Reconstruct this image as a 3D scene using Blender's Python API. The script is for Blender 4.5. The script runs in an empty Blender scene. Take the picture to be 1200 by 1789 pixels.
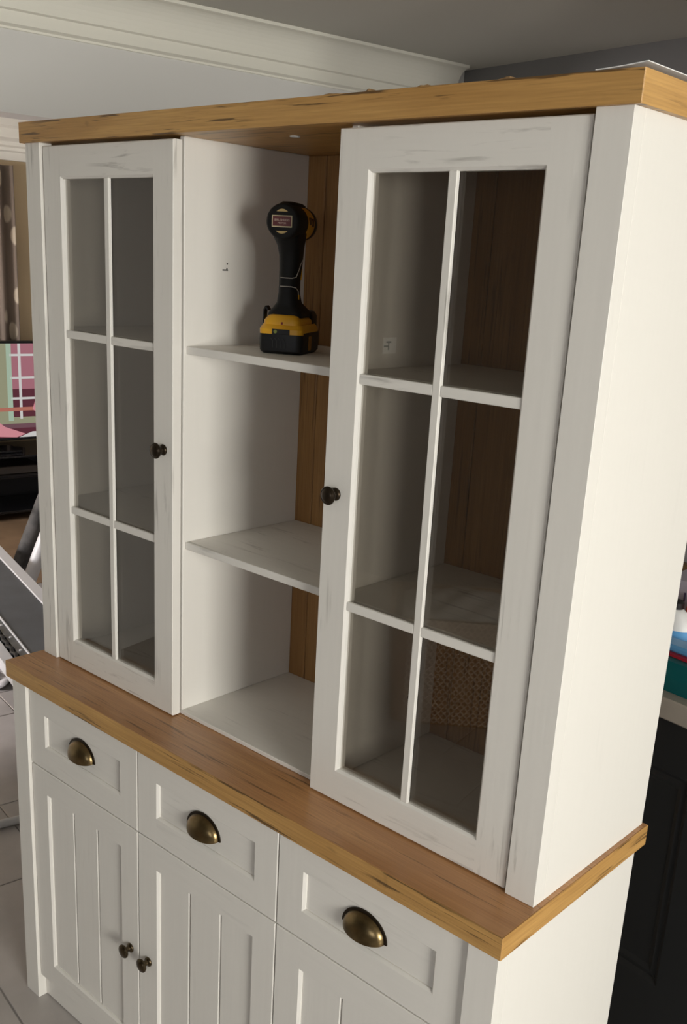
import bpy, bmesh, math, random
from mathutils import Matrix, Vector
random.seed(7)
scene = bpy.context.scene
COL = scene.collection

# ------------------------------------------------------------------ frames and units
K = 0.87                                   # metres per cabinet unit
F = 0.9332                                 # worktop height in cabinet units
TH = math.radians(-9.5)                    # the room is turned against the cabinet
ROOM = Matrix.Rotation(TH, 4, 'Z')
I4 = Matrix.Identity(4)

# ------------------------------------------------------------------ camera
cam_data = bpy.data.cameras.new('camera')
cam = bpy.data.objects.new('camera', cam_data); COL.objects.link(cam)
cr, cu, cf = Vector((0.7344, 0.6767, 0.0525)), Vector((-0.2389, 0.1853, 0.9532)), Vector((-0.6353, 0.7125, -0.2978))
cf.normalize(); cr = (cr - cf * cr.dot(cf)).normalized(); cu = cr.cross(cf)
M = Matrix(((cr.x, cu.x, -cf.x, 2.058 * K), (cr.y, cu.y, -cf.y, -1.226 * K), (cr.z, cu.z, -cf.z, 1.8821 * K), (0, 0, 0, 1)))
cam.matrix_world = M
cam_data.sensor_fit = 'VERTICAL'; cam_data.sensor_height = 24.0
cam_data.lens = 1758.5 / 1789 * 24.0
cam_data.shift_y = (1005.8 - 894.5) / 1789
cam_data.clip_start = 0.05; cam_data.clip_end = 60
scene.camera = cam

# ------------------------------------------------------------------ world, lights, exposure
scene.view_settings.view_transform = 'Standard'
scene.view_settings.look = 'None'
scene.view_settings.gamma = 1.0
scene.view_settings.use_curve_mapping = False
scene.view_settings.exposure = 0.0
w = bpy.data.worlds.new('overcast_sky'); scene.world = w; w.use_nodes = True
w.node_tree.nodes['Background'].inputs[0].default_value = (0.86, 0.93, 1.0, 1)
w.node_tree.nodes['Background'].inputs[1].default_value = 0.25

def daylight(name, loc, aim, sx, sy, energy, col):
    l = bpy.data.lights.new(name, 'AREA'); l.shape = 'RECTANGLE'; l.size = sx; l.size_y = sy
    l.energy = energy; l.color = col
    o = bpy.data.objects.new(name, l); COL.objects.link(o)
    p = ROOM @ Vector(loc); d = (ROOM.to_3x3() @ Vector(aim)).normalized()
    o.location = p; o.rotation_euler = d.to_track_quat('-Z', 'Z').to_euler()
    return o
WX = 4.5          # right wall
daylight('patio_door_daylight', (WX + 1.5, -0.62, 1.66), (-1, 0.12, -0.08), 1.05, 1.9, 300, (1.0, 0.955, 0.88))
daylight('coving_fill_light', (WX + 0.22, 1.13, 1.50), (-1, 0.05, 0.12), 0.36, 1.0, 104, (1.0, 0.955, 0.87))  # added light that brightens the coving, no such window is known
daylight('front_fill_light', (2.95, -3.45, 1.5), (-0.35, 1, -0.05), 1.5, 1.1, 23.0, (0.97, 0.96, 1.0))  # added fill light for the cabinet fronts, stronger towards the right
daylight('far_room_daylight', (-2.9, -3.75, 1.75), (0.12, 1, -0.30), 1.7, 1.3, 520, (1.0, 0.93, 0.93))

# ------------------------------------------------------------------ materials
def mat(name, col=(0.8, 0.8, 0.8), rough=0.5, metal=0.0, emit=None, estr=1.0, spec=None, bump=0.0, bscale=60.0, vary=0.0, vscale=8.0):
    m = bpy.data.materials.new(name); m.use_nodes = True
    nt = m.node_tree; b = nt.nodes['Principled BSDF']
    b.inputs['Base Color'].default_value = (*col, 1); b.inputs['Roughness'].default_value = rough
    b.inputs['Metallic'].default_value = metal
    if spec is not None: b.inputs['Specular IOR Level'].default_value = spec
    if emit: b.inputs['Emission Color'].default_value = (*emit, 1); b.inputs['Emission Strength'].default_value = estr
    if bump or vary:
        tc = nt.nodes.new('ShaderNodeTexCoord')
    if vary:
        n = nt.nodes.new('ShaderNodeTexNoise'); n.inputs['Scale'].default_value = vscale; n.inputs['Detail'].default_value = 5
        nt.links.new(tc.outputs['Object'], n.inputs['Vector'])
        r = nt.nodes.new('ShaderNodeValToRGB')
        r.color_ramp.elements[0].position = 0.3; r.color_ramp.elements[1].position = 0.7
        r.color_ramp.elements[0].color = (*[c * (1 - vary) for c in col], 1); r.color_ramp.elements[1].color = (*[min(1, c * (1 + vary)) for c in col], 1)
        nt.links.new(n.outputs['Fac'], r.inputs['Fac']); nt.links.new(r.outputs['Color'], b.inputs['Base Color'])
    if bump:
        n = nt.nodes.new('ShaderNodeTexNoise'); n.inputs['Scale'].default_value = bscale; n.inputs['Detail'].default_value = 4
        nt.links.new(tc.outputs['Object'], n.inputs['Vector'])
        bp = nt.nodes.new('ShaderNodeBump'); bp.inputs['Strength'].default_value = bump; bp.inputs['Distance'].default_value = 0.002
        nt.links.new(n.outputs['Fac'], bp.inputs['Height']); nt.links.new(bp.outputs['Normal'], b.inputs['Normal'])
    return m

def streak(nt, tc, axis, across, along, lo, hi, seed=0.0, detail=4, dist=0.0):
    """noise pulled out along one axis, cut to a 0..1 mask"""
    mp = nt.nodes.new('ShaderNodeMapping')
    s = [across] * 3; s[axis] = along
    mp.inputs['Scale'].default_value = s; mp.inputs['Location'].default_value = (seed, seed * 1.7, seed * 0.6)
    nt.links.new(tc.outputs['Object'], mp.inputs['Vector'])
    n = nt.nodes.new('ShaderNodeTexNoise'); n.inputs['Scale'].default_value = 1.0; n.inputs['Detail'].default_value = detail
    n.inputs['Distortion'].default_value = dist
    nt.links.new(mp.outputs['Vector'], n.inputs['Vector'])
    r = nt.nodes.new('ShaderNodeMapRange'); r.inputs['From Min'].default_value = lo; r.inputs['From Max'].default_value = hi
    nt.links.new(n.outputs['Fac'], r.inputs['Value'])
    return r.outputs['Result']

def mixc(nt, fac, a, b):
    m = nt.nodes.new('ShaderNodeMix'); m.data_type = 'RGBA'
    if isinstance(fac, float): m.inputs[0].default_value = fac
    else: nt.links.new(fac, m.inputs[0])
    for i, v in ((6, a), (7, b)):
        if isinstance(v, tuple): m.inputs[i].default_value = (*v, 1)
        else: nt.links.new(v, m.inputs[i])
    return m.outputs[2]

def mul(nt, a, b):
    m = nt.nodes.new('ShaderNodeMath'); m.operation = 'MULTIPLY'
    for i, v in ((0, a), (1, b)):
        if isinstance(v, float): m.inputs[i].default_value = v
        else: nt.links.new(v, m.inputs[i])
    return m.outputs[0]

def whitewash(name, axis, col=(0.80, 0.775, 0.73), marks=1.0, grain=0.30):
    m = bpy.data.materials.new(name); m.use_nodes = True
    nt = m.node_tree; b = nt.nodes['Principled BSDF']; b.inputs['Roughness'].default_value = 0.48
    tc = nt.nodes.new('ShaderNodeTexCoord')
    fine = streak(nt, tc, axis, 140, 6, 0.3, 0.8, 1.3)
    base = mixc(nt, mul(nt, fine, grain), col, tuple(c * 0.90 for c in col))
    st = streak(nt, tc, axis, 95, 9.0, 0.57, 0.70, 4.1, 5, 0.45)
    area = streak(nt, tc, axis, 9.0, 4.0, 0.50, 0.62, 9.7, 2)
    c = mixc(nt, mul(nt, mul(nt, st, area), 0.75 * marks), base, (0.42, 0.40, 0.37))
    nt.links.new(c, b.inputs['Base Color'])
    bp = nt.nodes.new('ShaderNodeBump'); bp.inputs['Strength'].default_value = 0.10; bp.inputs['Distance'].default_value = 0.001
    nt.links.new(fine, bp.inputs['Height']); nt.links.new(bp.outputs['Normal'], b.inputs['Normal'])
    return m

def oak(name, axis, light=(0.66, 0.39, 0.135), dark=(0.43, 0.225, 0.066), crack=(0.075, 0.038, 0.014), rough=0.38, seed=0.0, cracks=0.85):
    m = bpy.data.materials.new(name); m.use_nodes = True
    nt = m.node_tree; b = nt.nodes['Principled BSDF']; b.inputs['Roughness'].default_value = rough
    tc = nt.nodes.new('ShaderNodeTexCoord')
    broad = streak(nt, tc, axis, 16, 1.6, 0.30, 0.72, 2.0 + seed, 3, 0.6)
    fine = streak(nt, tc, axis, 330, 9, 0.32, 0.70, 5.0 + seed, 3)
    cr_ = streak(nt, tc, axis, 210, 7.5, 0.565, 0.62, 8.0 + seed, 4, 0.2)
    area = streak(nt, tc, axis, 42, 3.6, 0.47, 0.56, 3.0 + seed, 2)
    knots = streak(nt, tc, axis, 24, 13, 0.70, 0.78, 12.0 + seed, 2, 0.8)
    c = mixc(nt, broad, light, dark)
    c = mixc(nt, mul(nt, fine, 0.50), c, tuple(x * 0.72 for x in dark))
    c = mixc(nt, mul(nt, knots, 0.25), c, crack)
    c = mixc(nt, mul(nt, mul(nt, cr_, area), cracks), c, crack)
    nt.links.new(c, b.inputs['Base Color'])
    bp = nt.nodes.new('ShaderNodeBump'); bp.inputs['Strength'].default_value = 0.15; bp.inputs['Distance'].default_value = 0.001
    nt.links.new(fine, bp.inputs['Height']); nt.links.new(bp.outputs['Normal'], b.inputs['Normal'])
    return m

def glass_mat(name, tint=(0.90, 0.92, 0.90)):
    m = bpy.data.materials.new(name); m.use_nodes = True
    nt = m.node_tree; nt.nodes.clear()
    out = nt.nodes.new('ShaderNodeOutputMaterial'); mx = nt.nodes.new('ShaderNodeMixShader')
    tr = nt.nodes.new('ShaderNodeBsdfTransparent'); tr.inputs['Color'].default_value = (*tint, 1)
    gl = nt.nodes.new('ShaderNodeBsdfGlossy'); gl.inputs['Roughness'].default_value = 0.0
    lw = nt.nodes.new('ShaderNodeLayerWeight'); lw.inputs['Blend'].default_value = 0.5
    pw = nt.nodes.new('ShaderNodeMath'); pw.operation = 'POWER'; pw.inputs[1].default_value = 4.0
    ma = nt.nodes.new('ShaderNodeMath'); ma.operation = 'MULTIPLY_ADD'; ma.inputs[1].default_value = 0.9; ma.inputs[2].default_value = 0.055
    nt.links.new(lw.outputs['Facing'], pw.inputs[0]); nt.links.new(pw.outputs[0], ma.inputs[0])
    nt.links.new(ma.outputs[0], mx.inputs[0]); nt.links.new(tr.outputs[0], mx.inputs[1]); nt.links.new(gl.outputs[0], mx.inputs[2])
    nt.links.new(mx.outputs[0], out.inputs['Surface'])
    return m

WZ = whitewash('white_wash_vertical_grain', 2); WXm = whitewash('white_wash_horizontal_grain', 0)
WY = whitewash('white_wash_depth_grain', 1, marks=0.4)
WP = whitewash('white_wash_plain', 2, marks=0.05, grain=0.10)
BZ = whitewash('white_base_vertical_grain', 2, marks=0.12); BX = whitewash('white_base_horizontal_grain', 0, marks=0.3)
OX = oak('oak_long_grain', 0); OY = oak('oak_depth_grain', 1, seed=3.0)
OT = oak('oak_worktop_face', 0, light=(0.60, 0.325, 0.14), dark=(0.42, 0.20, 0.08), rough=0.30, seed=6.0, cracks=0.6)
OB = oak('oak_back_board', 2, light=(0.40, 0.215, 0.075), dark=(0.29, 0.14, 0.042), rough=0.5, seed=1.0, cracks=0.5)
GLASS = glass_mat('cabinet_glass', (0.83, 0.815, 0.79)); WGLASS = glass_mat('window_glass', (0.97, 0.98, 0.98))
BRASS = mat('antique_brass', (0.19, 0.135, 0.065), 0.30, 1.0, vary=0.35, vscale=40)
BRONZE = mat('dark_bronze', (0.045, 0.033, 0.022), 0.33, 0.9)
BRASSD = mat('aged_brass_dark', (0.10, 0.075, 0.045), 0.28, 1.0)
PAINT = mat('pale_grey_wall_paint', (0.74, 0.73, 0.71), 0.85, bump=0.05, bscale=90)
CEIL = mat('ceiling_paint', (0.58, 0.565, 0.51), 0.9, bump=0.05, bscale=80)
COVE = mat('coving_gloss', (0.90, 0.88, 0.79), 0.45)
DARKWALL = mat('shaded_kitchen_wall', (0.24, 0.235, 0.235), 0.85)  # back wall grey, with the shade of its corner in the colour
SLATEP = mat('low_bounce_wall_grey', (0.26, 0.255, 0.25), 0.85)  # unseen right and front walls, toned dark to cut bounced light
TAN = mat('tan_wall_paint', (0.60, 0.47, 0.29), 0.85, vary=0.05, vscale=3)
TILE = mat('grey_porcelain_tile', (0.43, 0.40, 0.385), 0.34, vary=0.16, vscale=5, bump=0.04, bscale=40)
GROUT = mat('grout', (0.27, 0.255, 0.245), 0.9)
WOODFLOOR = mat('brown_floor', (0.20, 0.13, 0.075), 0.5, vary=0.2, vscale=6)
WHITEP = mat('white_plastic', (0.80, 0.80, 0.80), 0.4)
RIM = mat('pale_grey_rim', (0.52, 0.52, 0.53), 0.45)
UPVC = mat('white_window_frame', (0.8, 0.8, 0.78), 0.35)
BLACK = mat('black_plastic', (0.008, 0.008, 0.009), 0.45, spec=0.35)
BLACKG = mat('black_glass', (0.006, 0.006, 0.007), 0.08)
KBLACK = mat('black_painted_wood', (0.012, 0.013, 0.014), 0.55)
KTOP = mat('taupe_worktop', (0.40, 0.36, 0.31), 0.4, vary=0.06, vscale=20)
YEL = mat('yellow_tool_plastic', (0.78, 0.40, 0.02), 0.42)
RUB = mat('black_rubber', (0.007, 0.007, 0.007), 0.6, spec=0.3)
GREYLINE = mat('pale_grey_piping', (0.50, 0.46, 0.40), 0.5)
DKRED = mat('dark_red_label', (0.10, 0.012, 0.014), 0.4)
STEEL = mat('brushed_steel', (0.55, 0.55, 0.56), 0.3, 1.0)
SLATE = mat('slate_grey_top', (0.075, 0.082, 0.09), 0.45, vary=0.2, vscale=7)
DARKMARK = mat('dark_ink', (0.012, 0.010, 0.008), 0.6)

# ------------------------------------------------------------------ mesh helpers
WM = {}
def link(name, bm, mats, parent=None, world=I4, smooth=False, kind=None):
    me = bpy.data.meshes.new(name); bmesh.ops.recalc_face_normals(bm, faces=bm.faces); bm.to_mesh(me); bm.free()
    return linkme(name, me, mats, parent, world, smooth, kind)
def linkme(name, me, mats, parent=None, world=I4, smooth=False, kind=None):
    if mats is not None and not me.materials:
        for m in (mats if isinstance(mats, (list, tuple)) else [mats]): me.materials.append(m)
    if smooth:
        for p in me.polygons: p.use_smooth = True
        try: me.set_sharp_from_angle(angle=math.radians(40))
        except Exception: pass
    o = bpy.data.objects.new(name, me); COL.objects.link(o)
    if parent is not None:
        o.parent = parent; o.matrix_parent_inverse = WM[parent].inverted()
    o.matrix_basis = world; WM[o] = world.copy()
    if kind: o['kind'] = kind
    return o
def empty(name, label, cat, loc, rz=0.0, group=None, room=False):
    o = bpy.data.objects.new(name, None); COL.objects.link(o); o.empty_display_size = 0.05
    m = Matrix.Translation(loc) @ Matrix.Rotation(rz, 4, 'Z')
    if room: m = ROOM @ m
    o.matrix_world = m; o.matrix_basis = m; WM[o] = m.copy()
    tag(o, label, cat, group); return o
def tag(o, label, cat, group=None):
    o['label'] = label; o['category'] = cat
    if group: o['group'] = group
    return o
def bx(bm, x0, x1, y0, y1, z0, z1, mi=0, bev=0.0, seg=1):
    vs = [bm.verts.new((x, y, z)) for x in (x0, x1) for y in (y0, y1) for z in (z0, z1)]
    fs = [bm.faces.new([vs[i] for i in q]) for q in ((0, 1, 3, 2), (4, 6, 7, 5), (0, 4, 5, 1), (2, 3, 7, 6), (0, 2, 6, 4), (1, 5, 7, 3))]
    for f in fs: f.material_index = mi
    if bev > 0:
        es = list({e for f in fs for e in f.edges})
        bmesh.ops.bevel(bm, geom=es, offset=bev, segments=seg, affect='EDGES', profile=0.5)
def box(name, x0, x1, y0, y1, z0, z1, m, parent=None, bev=0.0012, world=I4, kind=None, seg=1):
    bm = bmesh.new(); bx(bm, x0, x1, y0, y1, z0, z1, 0, bev, seg); return link(name, bm, m, parent, world, kind=kind)
def cb(name, x0, x1, y0, y1, z0, z1, m, parent=None, bev=0.0012):
    """box in cabinet units, z measured from the worktop face"""
    return box(name, x0 * K, x1 * K, y0 * K, y1 * K, (F + z0) * K, (F + z1) * K, m, parent, bev)
def lathe(bm, prof, n=24, mtx=I4, mi=0):
    rings = []
    for r, h in prof:
        rings.append([bm.verts.new(mtx @ Vector((r * math.cos(2 * math.pi * i / n), r * math.sin(2 * math.pi * i / n), h))) for i in range(n)])
    for a, b in zip(rings, rings[1:]):
        for i in range(n):
            f = bm.faces.new((a[i], a[(i + 1) % n], b[(i + 1) % n], b[i])); f.material_index = mi
    for rg in (rings[0], rings[-1]):
        try: f = bm.faces.new(rg); f.material_index = mi
        except ValueError: pass
def tube(bm, pts, r, n=8, mi=0):
    pts = [Vector(p) for p in pts]; rings = []
    for i, p in enumerate(pts):
        d = (pts[min(i + 1, len(pts) - 1)] - pts[max(i - 1, 0)]).normalized()
        a = d.cross(Vector((0.13, 0.21, 0.97))).normalized(); b = d.cross(a)
        rings.append([bm.verts.new(p + a * r * math.cos(2 * math.pi * k / n) + b * r * math.sin(2 * math.pi * k / n)) for k in range(n)])
    for a, b in zip(rings, rings[1:]):
        for i in range(n):
            f = bm.faces.new((a[i], a[(i + 1) % n], b[(i + 1) % n], b[i])); f.material_index = mi
    for rg in (rings[0], rings[-1]): f = bm.faces.new(rg); f.material_index = mi
def prism(bm, poly, axis, a, b, mi=0):
    """poly of 2D points run along an axis from a to b"""
    def P(p, t):
        return {0: (t, p[0], p[1]), 1: (p[0], t, p[1]), 2: (p[0], p[1], t)}[axis]
    A = [bm.verts.new(P(p, a)) for p in poly]; B = [bm.verts.new(P(p, b)) for p in poly]
    n = len(poly)
    for i in range(n):
        f = bm.faces.new((A[i], A[(i + 1) % n], B[(i + 1) % n], B[i])); f.material_index = mi
    f = bm.faces.new(A); f.material_index = mi; f = bm.faces.new(B); f.material_index = mi
def loft(bm, rings, mi=0, cap=True):
    R = [[bm.verts.new(v) for v in rg] for rg in rings]; n = len(R[0])
    for a, b in zip(R, R[1:]):
        for i in range(n):
            f = bm.faces.new((a[i], a[(i + 1) % n], b[(i + 1) % n], b[i])); f.material_index = mi
    if cap:
        for rg in (R[0], R[-1]): f = bm.faces.new(rg); f.material_index = mi
def rrect(cx, cy, hx, hy, z, rad, n=4):
    """rounded rectangle ring in xy at height z"""
    out = []
    rad = min(rad, hx, hy)
    for qx, qy, a0 in ((1, 1, 0), (-1, 1, 90), (-1, -1, 180), (1, -1, 270)):
        for i in range(n + 1):
            a = math.radians(a0 + 90 * i / n)
            out.append(Vector((cx + qx * (hx - rad) + rad * math.cos(a), cy + qy * (hy - rad) + rad * math.sin(a), z)))
    return out
def text_mesh(body, size, depth=0.0002):
    cu_ = bpy.data.curves.new('lettering', 'FONT'); cu_.body = body; cu_.size = size; cu_.align_x = 'CENTER'; cu_.align_y = 'CENTER'; cu_.extrude = depth; cu_.resolution_u = 3
    o = bpy.data.objects.new('lettering', cu_); COL.objects.link(o)
    dg = bpy.context.evaluated_depsgraph_get()
    me = bpy.data.meshes.new_from_object(o.evaluated_get(dg)); bpy.data.objects.remove(o); bpy.data.curves.remove(cu_)
    return me

# ------------------------------------------------------------------ the room
def rb(name, x0, x1, y0, y1, z0, z1, m, parent=None, kind='structure', bev=0.0):
    return box(name, x0, x1, y0, y1, z0, z1, m, parent, bev, ROOM, kind)
YB, YF, XL, XFAR, HC = 2.37, -3.2, -1.345, -4.55, 2.40
fl = rb('floor', XFAR - 0.2, WX + 0.2, YF - 0.2, YB + 0.2, -0.12, -0.004, GROUT)
# tiles, running bond: shared mesh, full ones only where the room is tiled
TW, TD, GAP = 0.60, 0.28, 0.0042
bm = bmesh.new(); bx(bm, GAP / 2, TW - GAP / 2, GAP / 2, TD - GAP / 2, -0.010, 0.0, 0, 0.0012)
tile_me = bpy.data.meshes.new('tile'); bmesh.ops.recalc_face_normals(bm, faces=bm.faces); bm.to_mesh(tile_me); bm.free(); tile_me.materials.append(TILE)
row0 = -13
for r in range(row0, 9):
    y = -0.13 + TD * r
    if y < YF - 0.2 or y + TD > YB + 0.2: continue
    off = 0.20 if r % 2 == 0 else 0.40
    for c in range(-5, 8):
        x = off + TW * c
        if x < -2.75 or x + TW > WX + 0.15: continue
        o = linkme('tile', tile_me, None, fl, ROOM @ Matrix.Translation((x, y, 0)))
# wooden floor of the far room
rb('floor', XFAR, -2.80, YF, YB, -0.004, -0.0005, WOODFLOOR)
rb('ceiling', XFAR - 0.2, WX + 0.2, YF - 0.2, YB + 0.2, HC, HC + 0.1, CEIL)
rb('wall_back', XFAR - 0.1, WX + 0.1, YB, YB + 0.1, 0, HC, DARKWALL)
rb('wall_far', XFAR - 0.1, XFAR, YF, YB, 0, HC, TAN)
# wall over the wide opening to the far room
bm = bmesh.new()
bx(bm, XL - 0.14, XL, YF, YB, 2.016, HC); bx(bm, XL - 0.14, XL, 1.25, YB, 0, 2.016); bx(bm, XL - 0.14, XL, YF, -0.55, 0, 2.016)
link('wall_left', bm, PAINT, None, ROOM, kind='structure')
# right wall with the patio door and an added narrow window
PY0, PY1, PZ0, PZ1 = -1.30, 0.05, 0.06, 2.05
bm = bmesh.new()
bx(bm, WX, WX + 0.1, YF, PY0, 0, HC); bx(bm, WX, WX + 0.1, PY1, 0.93, 0, HC); bx(bm, WX, WX + 0.1, 1.33, YB, 0, HC); bx(bm, WX, WX + 0.1, 0.93, 1.33, 0, 1.05); bx(bm, WX, WX + 0.1, 0.93, 1.33, 2.05, HC); bx(bm, WX, WX + 0.1, PY0, PY1, PZ1, HC); bx(bm, WX, WX + 0.1, PY0, PY1, 0, PZ0)
link('wall_right', bm, SLATEP, None, ROOM, kind='structure')
def ring_x(bm, x0, x1, y0, y1, z0, z1, t):
    bx(bm, x0, x1, y0, y0 + t, z0, z1); bx(bm, x0, x1, y1 - t, y1, z0, z1); bx(bm, x0, x1, y0 + t, y1 - t, z0, z0 + t); bx(bm, x0, x1, y0 + t, y1 - t, z1 - t, z1)
bm = bmesh.new(); ring_x(bm, WX + 0.02, WX + 0.08, PY0, PY1, PZ0, PZ1, 0.05)
d1 = link('door_1', bm, UPVC, None, ROOM, kind='structure')
rb('pane', WX + 0.045, WX + 0.051, PY0 + 0.05, PY1 - 0.05, PZ0 + 0.05, PZ1 - 0.05, WGLASS, d1, None)
bm = bmesh.new(); ring_x(bm, WX + 0.02, WX + 0.08, 0.93, 1.33, 1.05, 2.05, 0.025)
wk = link('window_3', bm, UPVC, None, ROOM, kind='structure')  # frame of the added window for the coving light
rb('pane', WX + 0.045, WX + 0.051, 0.955, 1.305, 1.075, 2.025, WGLASS, wk, None)
# unseen wall nib and ceiling beam, added to shade the ceiling corner
rb('shade_nib', 0.75, 0.87, 1.47, YB, 0, HC, PAINT)
rb('shade_beam', 0.45, WX, 1.47, 1.59, 2.02, HC, PAINT)
# front wall (behind the camera) with the far-room window and an added fill window
wins = [(2.20, 3.70, 0.95, 2.05), (-3.85, -2.15, 0.75, 2.05)]  # the first is added for the front fill light
bm = bmesh.new()
xs = [XFAR - 0.1, -3.85, -2.15, 2.20, 3.70, WX + 0.1]
for a, b in ((0, 1), (2, 3), (4, 5)): bx(bm, xs[a], xs[b], YF - 0.1, YF, 0, HC)
for x0, x1, z0, z1 in wins:
    bx(bm, x0, x1, YF - 0.1, YF, 0, z0); bx(bm, x0, x1, YF - 0.1, YF, z1, HC)
link('wall_front', bm, SLATEP, None, ROOM, kind='structure')
for i, (x0, x1, z0, z1) in enumerate(wins):
    bm = bmesh.new(); t = 0.05; xm = (x0 + x1) / 2
    for a in ((x0, x0 + t, z0, z1), (x1 - t, x1, z0, z1), (x0 + t, x1 - t, z0, z0 + t), (x0 + t, x1 - t, z1 - t, z1), (xm - t / 2, xm + t / 2, z0 + t, z1 - t)):
        bx(bm, a[0], a[1], YF - 0.08, YF - 0.02, a[2], a[3])
    wo = link('window_%d' % (i + 1), bm, UPVC, None, ROOM, kind='structure')
    for a, b in ((x0 + t, xm - t / 2), (xm + t / 2, x1 - t)):
        rb('pane', a, b, YF - 0.052, YF - 0.046, z0 + t, z1 - t, WGLASS, wo, None)
# coving on the wall above the opening
prof = [(0, 0.0), (0.102, 0.0), (0.102, -0.010), (0.092, -0.012)]
for i in range(1, 9):
    a = math.radians(90 * i / 9); prof.append((0.092 - 0.058 * math.sin(a) , -0.012 - 0.088 * (1 - math.cos(a))))
prof += [(0.034, -0.102), (0.022, -0.106), (0.020, -0.140), (0.004, -0.146), (0.004, -0.152), (0.0, -0.154)]
bm = bmesh.new(); prism(bm, [(XL + d, HC + z) for d, z in prof], 1, YF, 2.30)
link('trim_1', bm, COVE, None, ROOM, kind='structure')
# deep stepped moulding in the far room
prof = [(0, 0.0), (0.17, 0.0), (0.17, -0.02), (0.15, -0.06), (0.15, -0.10), (0.12, -0.115), (0.12, -0.165), (0.085, -0.185), (0.085, -0.205), (0.06, -0.215), (0.06, -0.232), (0.035, -0.24), (0.03, -0.285), (0, -0.285)]
bm = bmesh.new(); prism(bm, [(XFAR + d, HC + z) for d, z in prof], 1, YF, YB)
link('trim_2', bm, COVE, None, ROOM, kind='structure')

# ------------------------------------------------------------------ sideboard base
W = 1.4
D = 0.3643
base = empty('sideboard', 'white three-drawer three-door sideboard base with brass cup handles, under the oak worktop', 'sideboard', (0.7 * K, 0.13 * K, 0))
bl, br, bs, bf, bd, bb = 0.002, 1.402, 0.0565, -0.0900, -0.0819, 0.347
ct, db = 0.0405, -0.2478
d1x, d2x = 0.4850, 0.9150
FT = 0.020
for x0, x1 in ((bl, bl + bs), (br - bs, br)):
    cb('corner_post', x0, x1, bf, bf + 0.030, -F, -ct, BZ, base, 0.0005)
for x0, x1 in ((bl, bl + 0.020), (br - 0.020, br)):
    cb('side_panel', x0, x1, bf + 0.030, bb, -F, -ct, WP, base, 0.0002)
cb('back_panel', bl + 0.020, br - 0.020, bb - 0.006, bb, -F + 0.02, -ct, WP, base)
cb('bottom_panel', bl + 0.020, br - 0.020, bd + FT + 0.002, bb - 0.007, -0.865, -0.849, WP, base)
cb('plinth', bl + bs, br - bs, -0.0675, -0.0515, -F + 0.003, -0.866, BX, base)
for x in (d1x, d2x):
    cb('divider', x - 0.008, x + 0.008, bd + FT + 0.002, bb - 0.007, -0.849, -ct, WP, base)
cells = [(bl + bs + 0.002, d1x - 0.0015), (d1x + 0.0015, d2x - 0.0015), (d2x + 0.0015, br - bs - 0.002)]
def frame_mesh(x0, x1, y0, y1, z0, z1, gx0, gx1, gz0, gz1, bev=0.0014, ch=0.0040):
    """frame of stiles (vertical grain, slot 0) and rails (slot 1) with a small chamfer round the opening"""
    bm = bmesh.new()
    X0, X1, Y0, Y1, Z0, Z1, A0, A1, B0, B1 = [v * K for v in (x0, x1, y0, y1, F + z0, F + z1, gx0, gx1, F + gz0, F + gz1)]
    def ring(inset, y, ox0, ox1, oz0, oz1):
        return [bm.verts.new(p) for p in ((ox0 + inset, y, oz0 + inset), (ox1 - inset, y, oz0 + inset), (ox1 - inset, y, oz1 - inset), (ox0 + inset, y, oz1 - inset))]
    o0 = ring(0, Y1, X0, X1, Z0, Z1); o1 = ring(0, Y0 + bev, X0, X1, Z0, Z1); o2 = ring(bev, Y0, X0, X1, Z0, Z1)
    i2 = ring(-ch, Y0, A0, A1, B0, B1); i1 = ring(0, Y0 + ch, A0, A1, B0, B1); i0 = ring(0, Y1, A0, A1, B0, B1)
    seq = [o0, o1, o2, i2, i1, i0]
    for a, b in zip(seq, seq[1:] + [o0]):
        for k in range(4):
            if (a is o2) or (a is i0): continue
            f = bm.faces.new((a[k], a[(k + 1) % 4], b[(k + 1) % 4], b[k])); f.material_index = 1 if k in (0, 2) else 0
    # front and back faces with butt joints: stiles run full height
    for ra, rb_, y in ((o2, i2, Y0), (o0, i0, Y1)):
        lx, rx = rb_[0].co.x, rb_[1].co.x
        t = [bm.verts.new((lx, y, ra[0].co.z)), bm.verts.new((rx, y, ra[0].co.z)), bm.verts.new((rx, y, ra[2].co.z)), bm.verts.new((lx, y, ra[2].co.z))]
        for q, mi in (((ra[0], t[0], rb_[0], rb_[3], t[3], ra[3]), 0), ((t[1], ra[1], ra[2], t[2], rb_[2], rb_[1]), 0), ((t[0], t[1], rb_[1], rb_[0]), 1), ((rb_[3], rb_[2], t[2], t[3]), 1)):
            f = bm.faces.new(q); f.material_index = mi
    return bm

def knob(parent, x, y, z, m, name='knob', s=1.0):
    prof = [(0.0, 0.0), (0.0095, 0.0), (0.0098, 0.0015), (0.0088, 0.0035), (0.0060, 0.0050), (0.0052, 0.0085), (0.0058, 0.0115), (0.0085, 0.0135), (0.0128, 0.0150),
            (0.0140, 0.0168), (0.0138, 0.0188), (0.0118, 0.0205), (0.0108, 0.0203), (0.0100, 0.0212), (0.0055, 0.0226), (0.0, 0.0230)]
    bm = bmesh.new()
    mt = Matrix.Translation((x * K, y * K, (F + z) * K)) @ Matrix.Rotation(math.radians(90), 4, 'X')
    lathe(bm, [(max(r * s, 0.0001), h * s) for r, h in prof], 28, mt)
    return link(name, bm, m, parent, smooth=True)

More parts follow.
